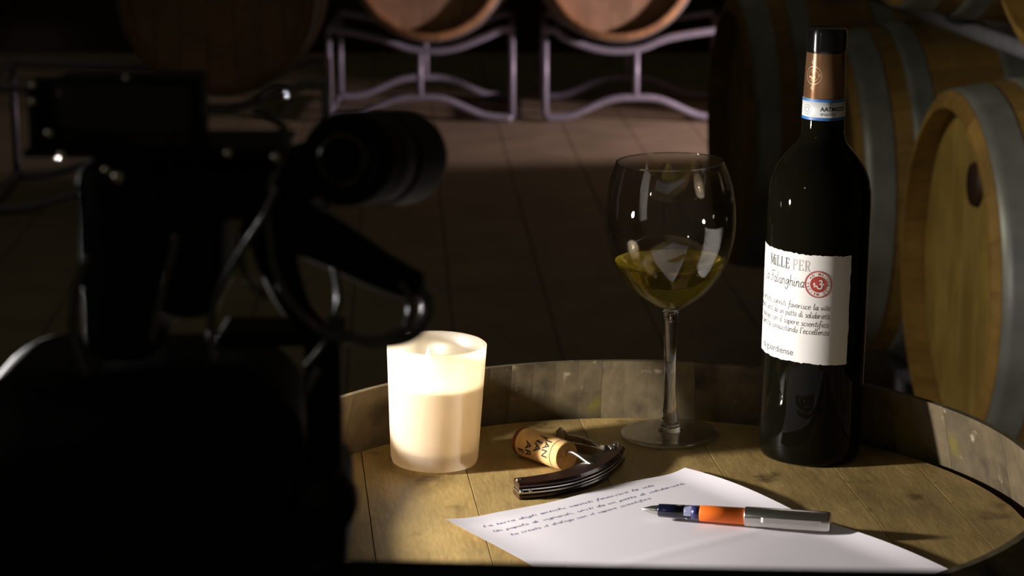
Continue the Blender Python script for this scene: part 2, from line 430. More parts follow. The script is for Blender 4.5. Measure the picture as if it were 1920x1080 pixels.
# --- the upright barrel that serves as the table: rim top at 0.947, head at 0.900
TX, TY = .0860, 1.4400
tb = empty('barrel_table', (TX, TY, 0), 'upright old oak barrel used as a table, grey weathered rim around its sunken head', 'barrel')
TL = .947; TRh = .2905; TRb = .352; TTh = .025
sm_t = stave_mesh('stave', TL, TRh, TRb, TTh, 23, M_rim, cham=.016, tip=.005, gap=.00012, seg=4, stations=11)
for k in range(23):
    o = bpy.data.objects.new('stave', sm_t); col.objects.link(o); o.parent = tb
    o.location = (0, 0, TL/2); o.rotation_euler = (0, 0, math.radians(93.2)+PI/23+2*PI*k/23)
tj = [-.180, -.105, -.005, .080, .164, .226]
head_planks(tj, .2668, .876, .900, M_head, tb, gap=.0006, rot=.105, bev=.00015)
head_planks([-.17, -.06, .05, .16], .262, .060, .042, M_oakh, tb)
for z0, z1 in ((.880, .930), (.76, .80), (.62, .66), (.29, .33), (.15, .19), (.02, .07)):
    V, F = hoop_vf(TL, TRh, TRb, z0-TL/2, z1-TL/2, 64)
    o = mesh('hoop', V, F, M_rhoop, tb, True); o.location = (0, 0, TL/2)

# --- lying barrels of the cellar
BL, BRh, BRb, BTh, BN = .92, .305, .352, .026, 24
def make_barrel(label, group, M_oak=M_oak, M_oakh=M_oakh):
    sm_b = stave_mesh('stave', BL, BRh, BRb, BTh, BN, M_oak, cham=.010, tip=.010, seg=2, stations=7)
    r = empty('wine_barrel', (0, 0, 0), label, 'barrel', group)
    for k in range(BN):
        o = bpy.data.objects.new('stave', sm_b); col.objects.link(o); o.parent = r; o.rotation_euler = (0, 0, 2*PI*k/BN)
    Rin = BRh-BTh+.004
    head_planks([-.2, -.12, -.035, .05, .135, .21], Rin, BL/2-.062, BL/2-.042, M_oakh, r, gap=.0010, rot=0)
    head_planks([-.2, -.11, -.02, .07, .16], Rin, -BL/2+.062, -BL/2+.042, M_oakh, r, gap=.0010, rot=0)
    for a, b in ((.393, .448), (.312, .356), (.13, .175)):
        for s in (1, -1):
            z0, z1 = (a, b) if s > 0 else (-b, -a)
            mesh('hoop', *hoop_vf(BL, BRh, BRb, z0, z1), M_hoop, r, True)
    return r
row_n = math.radians(-86)
spots = [  # location, z-rotation, roll of boards, label, group
 ((-.33, 9.40, .655), 0, 'pale oak barrel on the far steel rack above the candle', 'barrels on the far racks'),
 ((.425, 9.40, .655), 0, 'pale oak barrel on the far steel rack above the wine glass', 'barrels on the far racks'),
 ((-.965, 7.55, .70), math.radians(4), 'shaded barrel on the rack behind the video camera, only its right rim lit', 'barrels on the far racks'),
 ((.722+.455, 3.62+.056, .580), row_n, 'nearest barrel of the right-hand row, round dark bung in its yellow head', 'barrels of the right-hand row'),
 ((.625+.455, 4.36+.056, .588), row_n, 'barrel standing behind the wine bottle, its wide grey hoop beside the neck', 'barrels of the right-hand row'),
 ((.500+.455, 5.10+.056, .588), row_n, 'farthest barrel of the right-hand row, dark, between wine glass and bottle', 'barrels of the right-hand row'),
 ((.762+.455, 3.25+.056, 1.299), row_n, 'upper tier barrel whose brown head shows in the top right corner', 'upper tier barrels on the right'),
 ((.668+.455, 3.99+.056, 1.299), row_n, 'upper tier barrel just above the bottle, only its lowest hoops in view', 'upper tier barrels on the right'),
]
proto = {}; barrels = []
for loc, rz, lab, grp in spots:
    far = grp == 'barrels on the far racks'
    if far in proto: b = copy_tree(proto[far])
    else: b = proto[far] = make_barrel(lab, grp, M_pale, M_paleh) if far else make_barrel(lab, grp)
    b.location = loc; b.rotation_euler = (PI/2, 0, rz); b['label'] = lab; b['group'] = grp
    barrels.append(b)
# dark bung in the head of the nearest barrel (local x = across, local y = up)
V, F = lathe([(0, .010), (.034, .010), (.037, .006), (.038, -.006), (0, -.006)], 24)
bu = mesh('bung', V, F, M_bung, barrels[3], True); bu.location = (.035, .160, BL/2-.042); bu['label'] = 'dark round bung'

# ------------------------------------------------------------------ steel racks
def rack(name, label, group, origin, direction, posts, waves, depth_off, z_top, z_dip, tall):
    """frames run along `direction`; posts, waves given as distances along it"""
    d = Vector(direction).normalized(); nrm = Vector((-d.y, d.x, 0)); O = Vector(origin)
    r = empty(name, origin, label, 'rack', group)
    at = lambda s, z, off: d*s+nrm*off+Vector((0, 0, z))
    for off in depth_off:
        pts = spline([at(s, z, off) for s, z in waves], 5)
        mesh('top_rail', *tube(pts, .0155, 10), M_rack, r, True)
        lo = [(s, .017 if i % 2 == 0 else .10) for i, s in enumerate(posts)]
        q = []
        for (s0, z0), (s1, z1) in zip(lo, lo[1:]):
            q += [(s0, z0), (s0+(s1-s0)*.28, z0+(z1-z0)*.12), (s0+(s1-s0)*.68, z0+(z1-z0)*.86)]
        q.append(lo[-1])
        mesh('bottom_rail', *tube(spline([at(s, z, off) for s, z in q], 5), .0155, 10), M_rack, r, True)
        for i, s in enumerate(posts):
            zt = tall(s); zb = .016 if i % 2 == 0 else .10
            mesh('post', *tube([at(s, zb, off), at(s, zt, off)], .0135, 10), M_rack, r, True)
    for s in (posts[0], posts[-1]):
        for z in (.03, tall(s)):
            mesh('cross_bar', *tube([at(s, z, depth_off[0]), at(s, z, depth_off[1])], .0125, 8), M_rack, r, True)
    return r
def wave_of(dips, ends, hi, lo):
    s0, s1 = ends; P = [(s0, hi), (s0+.05, hi)]
    for d in dips: P += [(d-.21, lo+(hi-lo)*.62), (d-.1, lo+.012), (d, lo), (d+.1, lo+.012), (d+.21, lo+(hi-lo)*.62)]
    P += [(s1-.05, hi), (s1, hi)]
    return P
def zt(waves):
    def f(s):
        for (a, za), (b, zb) in zip(waves, waves[1:]):
            if a <= s <= b: return za+(zb-za)*(s-a)/max(1e-6, b-a)
        return waves[-1][1]
    return f
# far racks: x positions along +X, front frame at Y 9.08
w1 = wave_of([-.33], (-.75, .005), .375, .290); p1 = [-.745, -.375, 0.0]
rack('barrel_rack', 'tubular steel barrel rack under the barrel above the candle', 'far barrel racks', (0, 9.08, 0), (1, 0, 0), p1, w1, (0, .62), .375, .29, zt(w1))
w2 = wave_of([.425], (.125, .88), .375, .290); p2 = [.135, .505, .875]
rack('barrel_rack', 'tubular steel barrel rack under the barrel above the wine glass', 'far barrel racks', (0, 9.08, 0), (1, 0, 0), p2, w2, (0, .62), .375, .29, zt(w2))
w3 = wave_of([-.965], (-1.70, -.60), .415, .335); p3 = [-1.695, -1.16, -.605]
rack('barrel_rack', 'steel rack post and rails glimpsed left of the black lens', 'far barrel racks', (0, 7.24, 0), (1, .07, 0), p3, w3, (0, .62), .415, .335, zt(w3))
# right row: rack frames run along the row, heads point to the aisle
dR = Vector((-.0785, .74, 0)).normalized()
o3 = Vector((.707, 3.62, 0))+Vector((.16, .02, 0))
wv = []
dips = [0.0, .745, 1.49]
wv = [(-.42, .315), (-.36, .315)]
for d in dips: wv += [(d-.21, .285), (d-.1, .230), (d, .218), (d+.1, .230), (d+.21, .285), (d+.36, .315)]
rack('barrel_rack', 'low steel rack under the right-hand row of barrels', None, o3, dR, [-.38, 0, .37, .745, 1.115, 1.49, 1.84], wv, (0, -.56), .33, .235, zt(wv))
# upper tier: straight cradle rails lying across the lower barrels
up = empty('barrel_rack', (o3.x, o3.y, .945), 'pair of straight steel rails carrying the upper tier of barrels', 'rack')
nR = Vector((-dR.y, dR.x, 0))
for off in (0, -.56):
    mesh('rail', *tube([dR*-.85+nR*off, dR*1.75+nR*off], .015, 10), M_rack, up, True)
for s in (-.8, 1.7):
    mesh('cross_bar', *tube([dR*s+nR*.0, dR*s+nR*-.56], .0125, 8), M_rack, up, True)

# ------------------------------------------------------------------ wine bottle
ZH = .900
BX, BY = .2228, 1.6110
bot = empty('wine_bottle', (BX, BY, ZH+.0008), 'tall dark wine bottle with white deckled label and brown neck foil', 'bottle', rot=(0, math.radians(.7), 0))
BR = .0379
prof = [(0, .006), (.018, .004), (.030, .0008), (.0335, 0), (.0362, .0012), (.0378, .005), (BR, .012), (BR, .10), (.0376, .17), (.0375, .190), (.0369, .2005), (.0354, .2090), (.0328, .2165), (.0292, .2228),
        (.0246, .2285), (.0206, .2330), (.0177, .2367), (.0161, .2408), (.0155, .2460), (.01535, .256), (.0148, .270), (.0142, .285), (.0138, .302)]
sp = spline([(r, 0, z) for r, z in prof[6:]], 4)
prof = prof[:6]+[(p.x, p.z) for p in sp]+[(0, .302)]
mesh('body', *lathe(prof, 96), M_bglass, bot, True)
# capsule: black top ring, brown foil, tax seal
ring = [(0, .3195), (.0118, .3195), (.0134, .3188), (.0142, .3172), (.0145, .3150), (.0145, .3045), (.0142, .3022), (.0134, .3012), (.0, .3012)]
mesh('capsule_top', *lathe(list(reversed(ring)), 64), M_cap, bot, True)
foil = mesh('neck_foil', *lathe([(.01385, .3018), (.0141, .3010), (.0152, .2690), (.0140, .2690)], 64), M_foil, bot, True)
az0 = math.atan2(-BY, -BX)
def neck_r(z): return .0141+(.301-z)*.0344
def wrap(VF, rad, z_of, eps, parent, name, m, a0=az0):
    """2D print (s along the girth, t up) onto a surface of revolution"""
    out = []
    for s, t in VF[0]:
        z = z_of(s, t); r = rad(z)+eps; a = a0+s/rad(z)
        out.append((r*math.cos(a), r*math.sin(a), z))
    return mesh(name, out, VF[1], m, parent)
def disc2(cx, cy, r0, r1, n=40):
    V = [(cx+r*math.cos(2*PI*k/n), cy+r*math.sin(2*PI*k/n)) for r in (r0, r1) for k in range(n)]
    F = [(k, (k+1) % n, n+(k+1) % n, n+k) for k in range(n)]
    if r0 == 0: V = [(cx, cy)]+V[n:]; F = [(0, 1+k, 1+(k+1) % n) for k in range(n)]
    return V, F
flat = lambda s, t: t
em = cat2(disc2(-.009, .2860, .0062, .0067), disc2(-.009, .2860, .0040, .0043), shift(fit(pen_text('3', .0026, .0010, 0), 0, .003), -.0108, .2835),
          disc2(-.0095, .2955, .0008, .0013, 16), disc2(-.0095, .2770, .0008, .0013, 16), disc2(-.0042, .2865, .0005, .0010, 16))
wrap(em, neck_r, flat, .00008, foil, 'emblem', M_foil2)
nr2 = lambda z: .0153+(.269-z)*.012
seal = mesh('neck_seal', *lathe([(.0147, .2692), (nr2(.269)+.0002, .2690), (nr2(.254)+.0002, .2540), (.0150, .2538)], 64), M_seal, bot, True)
for z0, z1 in ((.2672, .2690), (.2540, .2560)):
    mesh('blue_band', *lathe([(nr2(z0)+.0003, z0), (nr2(z1)+.0003, z1)], 64), M_blue, seal, True)
st = cat2(shift(block_text('AATM0253', .0042, .0001), -.0025, .2608), shift(block_text('SP1639D42', .0026), -.0025, .2575),
          disc2(-.0135, .2612, .0034, .0036, 30), disc2(-.0135, .2612, .0016, .0019, 20))
wrap(st, lambda z: nr2(z)+.0002, flat, .00006, seal, 'lettering', M_print)
# front label with torn edges, wrapped round the girth
R_of = lambda z: .0376+max(0, (.17-z))*.004 if z < .17 else .0376
R_lab = lambda z: BR+.00035
TILT = -.035
s0, s1 = -.078, .0262; zb, ztp = .0790, .1595
nu, nv = 60, 20; V, F = [], []
jt = [random.uniform(-.0005, .0005) for _ in range(nu+1)]; jb = [random.uniform(-.0005, .0005) for _ in range(nu+1)]; jl = [random.uniform(-.0004, .0004) for _ in range(nv+1)]
for i in range(nu+1):
    for j in range(nv+1):
        s = s0+(s1-s0)*i/nu; t = zb+jb[i]+(ztp+jt[i]-zb-jb[i])*j/nv
        if i == nu: s += jl[j]
        z = t+TILT*s; a = az0+s/BR; r = R_lab(z); V.append((r*math.cos(a), r*math.sin(a), z))
for i in range(nu):
    for j in range(nv): F.append((i*(nv+1)+j, (i+1)*(nv+1)+j, (i+1)*(nv+1)+j+1, i*(nv+1)+j+1))
lab = mesh('label', V, F, M_label, bot, True); lab['label'] = 'white paper label with torn edges'
zl = lambda s, t: t+TILT*s
def on_label(VF, m, name='lettering'): return wrap(VF, R_lab, zl, .0001, lab, name, m)
# condensed roman capitals
def caps(seq, x0, h, cw, gap):
    """stems thick, bars thin"""
    out = []; x = x0; T, t = h*.13, h*.06
    def bar(a, b, w): out.append(ribbon([a, b], w))
    def serif(cx, y): bar((cx-h*.13, y), (cx+h*.13, y), t)
    for ch in seq:
        w = cw*h
        if ch == 'M':
            w *= 1.35
            for sx, ww in ((x+.1*w, t*1.3), (x+.9*w, T)): bar((sx, 0), (sx, h), ww); serif(sx, 0); serif(sx, h)
            bar((x+.1*w, h), (x+.5*w, h*.05), T*.9); bar((x+.5*w, h*.05), (x+.9*w, h), t*1.3)
        elif ch == 'i':
            w *= .42; bar((x+.5*w, 0), (x+.5*w, h*.68), T); serif(x+.5*w, 0); serif(x+.4*w, h*.68); bar((x+.5*w-.001*0, h*.86), (x+.5*w, h*1.0), T)
        elif ch in 'LE':
            sx = x+.28*w; bar((sx, 0), (sx, h), T); serif(sx, h); bar((sx-h*.13, 0), (x+.95*w, 0), t*1.2); bar((x+.93*w, 0), (x+.95*w, h*.25), t*1.3)
            if ch == 'E': bar((sx-h*.13, h), (x+.92*w, h), t*1.2); bar((x+.9*w, h), (x+.92*w, h*.77), t*1.3); bar((sx, h*.52), (x+.75*w, h*.52), t*1.2); bar((x+.74*w, h*.42), (x+.74*w, h*.62), t)
        elif ch in 'PR':
            sx = x+.28*w; bar((sx, 0), (sx, h), T); serif(sx, 0); serif(sx, h)
            c = spline([(sx, h, 0), (x+.7*w, h*.99, 0), (x+.92*w, h*.76, 0), (x+.7*w, h*.5, 0), (sx, h*.48, 0)], 5)
            out.append(ribbon([(p.x, p.y) for p in c], T*.62))
            if ch == 'R': bar((x+.6*w, h*.48), (x+.95*w, 0), T*.85); bar((x+.85*w, 0), (x+1.1*w, 0), t)
        x += w+gap*h
    return cat2(*out), x
V1, xe = caps('MiLLE', -.0405, .0074, .47, .10)
on_label(shift(V1, 0, .1475), M_print)
V2, xe2 = caps('PER', xe+.0018, .0074, .54, .085)
on_label(shift(V2, 0, .1475), M_gprint)
on_label(shift(fit(pen_text('la Falanghina', .0040, .00058, .12, 1.2, .6), -.0470, -.0085), 0, .1352), M_print)
# round red emblem
ex, ey, er = .0015, .1385, .0100
on_label(cat2(disc2(ex, ey, er*.93, er, 48), disc2(ex, ey, er*.88, er*.905, 48), disc2(ex, ey, 0, er*.60, 40)), M_red, 'emblem')
ring_txt = []
for k, ch in enumerate('AD MAIORA\u00b7AD MAIORA\u00b7'):
    if ch == ' ': continue
    a = math.radians(142-k*18.0)
    V, F, w = block_text(ch, .0025, .00002)
    c, s = math.cos(a-PI/2), math.sin(a-PI/2)
    V = [(x-w/2, y+er*.66) for x, y in V]
    ring_txt.append(([(ex+x*c-y*s, ey+x*s+y*c) for x, y in V], F))
on_label(cat2(*ring_txt), M_red)
g3 = pen_text('3', .0031, .0009, .1)
wv3 = wrap(shift((g3[0], g3[1]), ex-.0010, ey-.0031), R_lab, zl, .00014, lab, 'emblem_figure', M_label)
for t, x0, x1, z in (("gli antichi sanniti favorisce la vite", -.0570, .0108, .1195), ("vignaioli, uniti da un patto di solidariet\u00e0,", -.0600, .0116, .1133),
                     ("il dialogo con il sapere scientifico,", -.0560, .0112, .1070), ("una identit\u00e0 conquistando l'eccellenza", -.0600, .0108, .1012)):
    on_label(shift(fit(pen_text(t, .0023, .00036, .15, 1.2, .4), x0, x1), 0, z), M_print)
on_label(cat2(shift(block_text('VENDEMMIA', .0026), -.0375, .0945), shift(block_text('2013', .0026), -.0310, .0912)), M_pprint)
lg = block_text('la guardiense', .0068); s = .0325/lg[2]
on_label(([(x*s-.0475, y+.0836) for x, y in lg[0]], lg[1]), M_print)

# ------------------------------------------------------------------ wine glass
GX, GY = .1218, 1.6575
wg = empty('wine_glass', (GX, GY, ZH+.0009), 'stemmed balloon glass one third full of white wine', 'glass', rot=(0, math.radians(-.9), 0))
outer = [(.0062, .0985), (.0105, .1012), (.0190, .1065), (.0290, .1145), (.0380, .1260), (.0445, .1400), (.0484, .1545), (.0497, .1680), (.0492, .1810), (.0471, .1940), (.0438, .2055), (.0404, .2135)]
ob = [(p.x, p.z) for p in spline([(r, 0, z) for r, z in outer], 5)]
th = .0009
ib = [(max(r-th*1.0, .0005), z+(.0022 if r < .012 else .0006)) for r, z in ob]
bowl_prof = [(0, .0985)]+ob+[(ob[-1][0]-.00045, ob[-1][1]+.00045)]+list(reversed([(r, min(z, ob[-1][1])) for r, z in ib]))+[(0, ib[0][1])]
mesh('bowl', *lathe(bowl_prof, 96), M_bowl, wg, True)
rimv = [(ob[-1][0]-.00045+.0006*math.cos(a), ob[-1][1]+.0006*math.sin(a)) for a in [2*PI*k/8 for k in range(9)]]
mesh('rim', *lathe(rimv, 96), M_rimglass, wg, True)
stem = [(0, .0040), (.0095, .0042), (.0080, .0062), (.0071, .0090), (.0066, .0130), (.0058, .0185), (.0050, .026), (.0046, .036), (.0044, .050), (.0045, .065), (.0049, .078), (.0055, .090), (.0062, .0965), (.0072, .0988), (.0, .0990)]
mesh('stem', *lathe(stem, 40), M_glass, wg, True)
foot = [(0, .0002), (.030, .0002), (.0365, .0004), (.0380, .0010), (.0384, .0018), (.0378, .0026), (.034, .0030), (.024, .0034), (.014, .0039), (0, .0040)]
mesh('foot', *lathe(foot, 72), M_edge, wg, True)
# wine: fills the lower bowl up to its surface
zw = .1380; wp = [(max(r-.0004, 0), z+.0002) for r, z in ib if z < zw-.0008]
rw = wp[-1][0]+.0006
wprof = [(0, ib[0][1]+.0003)]+wp+[(rw, zw+.0004), (rw-.0006, zw-.0001), (rw-.002, zw-.0004), (0, zw-.0004)]
wine = mesh('wine', *lathe(wprof, 96), M_wine, wg, True); wine['label'] = 'pale golden white wine'
for (a, f, r) in ((-95, .96, .0008), (-88, .965, .0011), (-84, .96, .0007), (-110, .965, .0006), (-70, .96, .0008), (150, .96, .0009), (158, .965, .0007), (20, .96, .0009), (-30, .965, .0006)):
    b = mesh('bubble', *lathe([(0, -r), (r*.7, -r*.7), (r, 0), (r*.7, r*.7), (0, r)], 10), M_bowl, wine, True)
    b.location = (rw*f*math.cos(math.radians(a)), rw*f*math.sin(math.radians(a)), zw+r*.2)

# ------------------------------------------------------------------ candle in a frosted tumbler
cd = empty('candle_jar', (-.0576, 1.5890, ZH+.0012), 'lit white candle in a frosted glass tumbler', 'candle', rot=(0, math.radians(1.6), 0))
r0, r1, hc, tg = .0322, .0366, .0905, .0022
ro = lambda z: r0+(r1-r0)*z/hc
cup = [(0, .0), (.0285, 0), (.0312, .0010), (ro(.004), .0045)]+[(ro(hc*k/8), hc*k/8) for k in range(1, 8)]+[(ro(hc), hc-.0005), (ro(hc)-tg*.5, hc+.0004), (ro(hc)-tg, hc-.0005)]+[(ro(hc*k/8)-tg, hc*k/8) for k in range(7, 1, -1)]+[(ro(.012)-tg, .0125), (.026, .0105), (0, .0105)]
mesh('frosted_tumbler', *lathe(cup, 72), M_frost, cd, True)
zwx = .0620; rx = lambda z: ro(z)-tg-.0004
wxp = [(0, .0110), (.0255, .0110), (rx(.0135)-.001, .0128), (rx(.015), .0150), (rx(.03), .030), (rx(zwx-.002), zwx-.002), (rx(zwx)-.0006, zwx-.0002), (rx(zwx)-.004, zwx-.0012), (.010, zwx-.0022), (0, zwx-.0024)]
mesh('wax', *lathe(wxp, 64), M_wax, cd, True)
fx, fy = -.0066, -.004
mesh('wick', *tube([(fx, fy, zwx-.004), (fx, fy, zwx+.004), (fx+.0006, fy, zwx+.009)], .0007, 8), M_wick, cd, True)
fl = [(0, 0), (.0016, .0008), (.0030, .0035), (.0036, .0070), (.0034, .0100), (.0027, .0140), (.0015, .0185), (.0006, .0220), (0, .0240)]
o = mesh('flame', *lathe(fl, 20), M_flame, cd, True); o.location = (fx+.0004, fy, zwx+.0030)
fd = bpy.data.lights.new('flame_light', 'POINT'); fd.energy = 1.5; fd.color = (1, .88, .68); fd.shadow_soft_size = .004
fo = bpy.data.objects.new('flame_light', fd); col.objects.link(fo); fo.location = (-.0576+fx+.003, 1.5890+fy, ZH+zwx+.0130)

# ------------------------------------------------------------------ cork
ck0, ck1 = Vector((.0075, 1.6085, ZH+.0112)), Vector((.0402, 1.5690, ZH+.0112))
crk = empty('cork', (ck0.x, ck0.y, ZH), 'printed wine cork, one end stained, still on the corkscrew', 'cork')
ax = (ck1-ck0); CL = ax.length; CM = along(ck0-Vector((ck0.x, ck0.y, ZH)), ck1-Vector((ck0.x, ck0.y, ZH)))
RC = .0110
mesh('cork_body', *xf(lathe([(RC-.0007, .0002), (RC, .0012), (RC, CL-.0012), (RC-.0007, CL-.0002)], 48), CM), M_cork, crk, True)
mesh('stained_end', *xf(lathe([(0, 0), (RC-.0009, 0), (RC-.0006, .0003), (RC+.0001, .0014), (RC+.0001, .0048), (RC, .0050)], 48), CM), M_wine_stain, crk, True)
mesh('cut_end', *xf(lathe([(RC-.0007, CL-.0002), (RC-.0012, CL), (0, CL)], 48), CM), M_corkend, crk, True)
Ri = CM.to_3x3().inverted()
vw = Ri @ Vector((-.02, -1.5, .5)); a_up = math.atan2(vw.y, vw.x)   # side of the cork that faces the viewer
def on_cork(VF, name, m):
    out = []
    for ang_s, zc in VF[0]:
        a = a_up + ang_s/RC; out.append(CM @ Vector(((RC+.00015)*math.cos(a), (RC+.00015)*math.sin(a), zc)))
    return mesh(name, out, VF[1], m, crk)
def cork_line(txt, zpos, start, size, sgn):
    V, F, w = block_text(txt, size, .00016)
    return [(sgn*(start+x), zpos+y) for x, y in V], F
sgn = 1 if (CM.to_3x3() @ Vector((-math.sin(a_up), math.cos(a_up), 0))).z < 0 else -1
on_cork(cat2(cork_line('JAN', CL-.0160, -.0070, .0084, sgn), cork_line('NA', CL-.0250, -.0095, .0100, sgn), cork_line('AR', CL-.0345, -.0010, .0090, sgn), cork_line('E', CL-.0425, .0060, .0080, sgn),
             ([(RC*2*PI*k/48, CL-.0072+q) for q in (0, .0005) for k in range(49)], [(k, k+1, 50+k, 49+k) for k in range(48)])), 'lettering', M_print)

# ------------------------------------------------------------------ corkscrew
cs = empty('corkscrew', (.040, 1.535, ZH), "waiter's corkscrew with dark curved handle lying by the cork", 'corkscrew')
Oc = Vector((.040, 1.535, ZH))
path = [Vector(p) for p in ((.0030, 1.5085, 0), (.0170, 1.5130, 0), (.0330, 1.5210, 0), (.0480, 1.5340, 0), (.0610, 1.5530, 0), (.0715, 1.5770, 0), (.0765, 1.5930, 0))]
pth = spline(path, 6); wd = [.0078+.0018*math.sin(PI*i/(len(pth)-1)) for i in range(len(pth))]
def slab(z0, z1, shrink=0, b=.0012, i0=0, i1=None):
    """curved bar in plan with softened long edges"""
    P = pth[i0:i1]; W = wd[i0:i1]; V, F = [], []
    for i, p in enumerate(P):
        t = (P[min(i+1, len(P)-1)]-P[max(i-1, 0)]).normalized(); n = Vector((-t.y, t.x, 0)); w = W[i]-shrink
        for (a, z) in ((-w, z0+b), (-w+b, z0), (w-b, z0), (w, z0+b), (w, z1-b), (w-b, z1), (-w+b, z1), (-w, z1-b)):
            q = p+n*a-Oc; V.append((q.x, q.y, z))
    m = len(P)
    for i in range(m-1):
        for k in range(8): F.append((i*8+k, (i+1)*8+k, (i+1)*8+(k+1) % 8, i*8+(k+1) % 8))
    F.append(tuple(range(8))); F.append(tuple((m-1)*8+k for k in range(7, -1, -1)))
    return V, F
mesh('handle_scale', *slab(.0003, .0042), M_scale, cs)
mesh('liner', *slab(.0042, .0056, .0006, .0002), M_steel, cs)
mesh('liner', *slab(.0068, .0080, .0006, .0002), M_steel, cs)
mesh('handle_core', *slab(.0056, .0068, .0025, .0002), M_rubber, cs)
mesh('handle_scale', *slab(.0080, .0122, 0, .0018), M_scale, cs)
for (x, y) in ((.0065, 1.5022), (.0130, 1.5044), (.0690, 1.5665)):
    mesh('rivet', *[q for q in xf(lathe([(0, 0), (.0013, 0), (.0015, .0006), (.0009, .0014), (0, .0017)], 12), Matrix.Translation(Vector((x, y, ZH+.0062))-Oc) @ Matrix.Rotation(PI/2, 4, 'X'))], M_steel, cs, True)
for (x, y) in ((.0045, 1.5100), (.0740, 1.5860)):
    mesh('rivet', *xf(lathe([(0, -.0004), (.0018, -.0004), (.0018, .0006), (.0010, .0011), (0, .0012)], 14), Matrix.Translation(Vector((x, y, ZH+.0122))-Oc)), M_steel, cs, True)
# worm: shank from the handle, bent, then the coil inside the cork
wpts = [Vector((.0600, 1.5465, ZH+.0105)), Vector((.0545, 1.5515, ZH+.0125)), Vector((.0480, 1.5595, ZH+.0150)), Vector((.0430, 1.5655, ZH+.0155)), ck1+Vector((-.001, .0012, .001))]
coil = spline(wpts, 5); cdir = (ck0-ck1).normalized(); cu_ = cdir.cross(Vector((0, 0, 1))).normalized(); cv_ = cdir.cross(cu_)
for k in range(1, 40): coil.append(ck1+cdir*(.001+.0006*k)+(cu_*math.cos(k*.7)+cv_*math.sin(k*.7))*.0030)
mesh('worm', *tube([p-Oc for p in coil], .0016, 8), M_steel, cs, True)
# lever: channel of thin steel from the hinge with a curled lip and a notch
def lever_part(pts, w, name, t=.0009):
    P = spline([Vector(p)-Oc for p in pts], 5); V, F = [], []
    for i, p in enumerate(P):
        tg_ = (P[min(i+1, len(P)-1)]-P[max(i-1, 0)]).normalized(); n = tg_.cross(Vector((0, 0, 1))).normalized()
        for a, b in ((-t, -w), (t, -w), (t, w), (-t, w)): V.append(p+n*a+Vector((0, 0, b)))
    m = len(P)
    for i in range(m-1):
        for k in range(4): F.append((i*4+k, (i+1)*4+k, (i+1)*4+(k+1) % 4, i*4+(k+1) % 4))
    F += [(0, 1, 2, 3), tuple((m-1)*4+k for k in (3, 2, 1, 0))]
    return mesh(name, V, F, M_steel, cs)
lever_part([(.0760, 1.5900, ZH+.0092), (.0660, 1.5890, ZH+.0100), (.0520, 1.6060, ZH+.0105), (.0400, 1.6150, ZH+.0105), (.0358, 1.6210, ZH+.0125)], .0042, 'lever_arm')
lever_part([(.0720, 1.5830, ZH+.0080), (.0630, 1.5890, ZH+.0085), (.0530, 1.5960, ZH+.0085), (.0450, 1.6040, ZH+.0080)], .0034, 'lever_arm')
mesh('lever_web', *prism([(a-Oc.x, b-Oc.y) for a, b in ((.0762, 1.5905), (.0520, 1.6064), (.0445, 1.6110), (.0445, 1.6045), (.0535, 1.5955), (.0718, 1.5826))], .0046, .0056), M_steel, cs)
mesh('lever_lip', *tube([Vector((.0350, 1.6225, ZH+.0080))-Oc, Vector((.0350, 1.6230, ZH+.0140))-Oc, Vector((.0368, 1.6200, ZH+.0168))-Oc, Vector((.0410, 1.6150, ZH+.0150))-Oc], [.0011, .0012, .0012, .0008], 8, flat=1.6), M_steel, cs, True)
mesh('hinge_pin', *xf(lathe([(0, -.0065), (.0022, -.0065), (.0028, -.005), (.0028, .005), (.0022, .0065), (0, .0065)], 14), Matrix.Translation(Vector((.0770, 1.5925, ZH+.0080))-Oc)), M_steel, cs, True)

# ------------------------------------------------------------------ letter and pen
PL = Vector((-.0448, 1.4423, 0)); PT = Vector((.1259, 1.5641, 0))
pu = (PT-PL).normalized(); pv = Vector((pu.y, -pu.x, 0))
PWd, PLn = .21, .2970
def paper_z(u, v):
    a, b = u/PWd, v/PLn
    z = .0009
    z += .0045*max(0, 1-a/.16)**2*max(0, 1-b/.5)                     # lifted left corner
    z += .0050*max(0, (a-.90)/.10)**2*(.35+.65*abs(math.sin(PI*(b*2.1+.1)))) # wavy right edge
    z += .0016*max(0, 1-b/.06)**2*(.5+.5*math.sin(a*11))             # wavy head edge
    z += .0005*math.exp(-((v-.130)/.004)**2)                         # fold
    z += .0005*math.sin(a*7+1)*math.sin(b*9)+.0005
    return z+ZH
nu, nv = 42, 60; V, F = [], []
for i in range(nu+1):
    for j in range(nv+1):
        u, v = PWd*i/nu, PLn*j/nv; e = 0
        p = PL+pu*u+pv*v; V.append((p.x-PL.x, p.y-PL.y, paper_z(u, v)-ZH))
for i in range(nu):
    for j in range(nv): F.append((i*(nv+1)+j, i*(nv+1)+j+1, (i+1)*(nv+1)+j+1, (i+1)*(nv+1)+j))
n0 = len(V); V += [(x, y, z-.00015) for x, y, z in V]; F += [tuple(n0+k for k in reversed(f)) for f in F]
pp = mesh('letter_sheet', V, F, M_paper, None, True); pp.location = (PL.x, PL.y, ZH)
pp['label'] = 'white sheet of paper with three handwritten lines'; pp['category'] = 'paper'
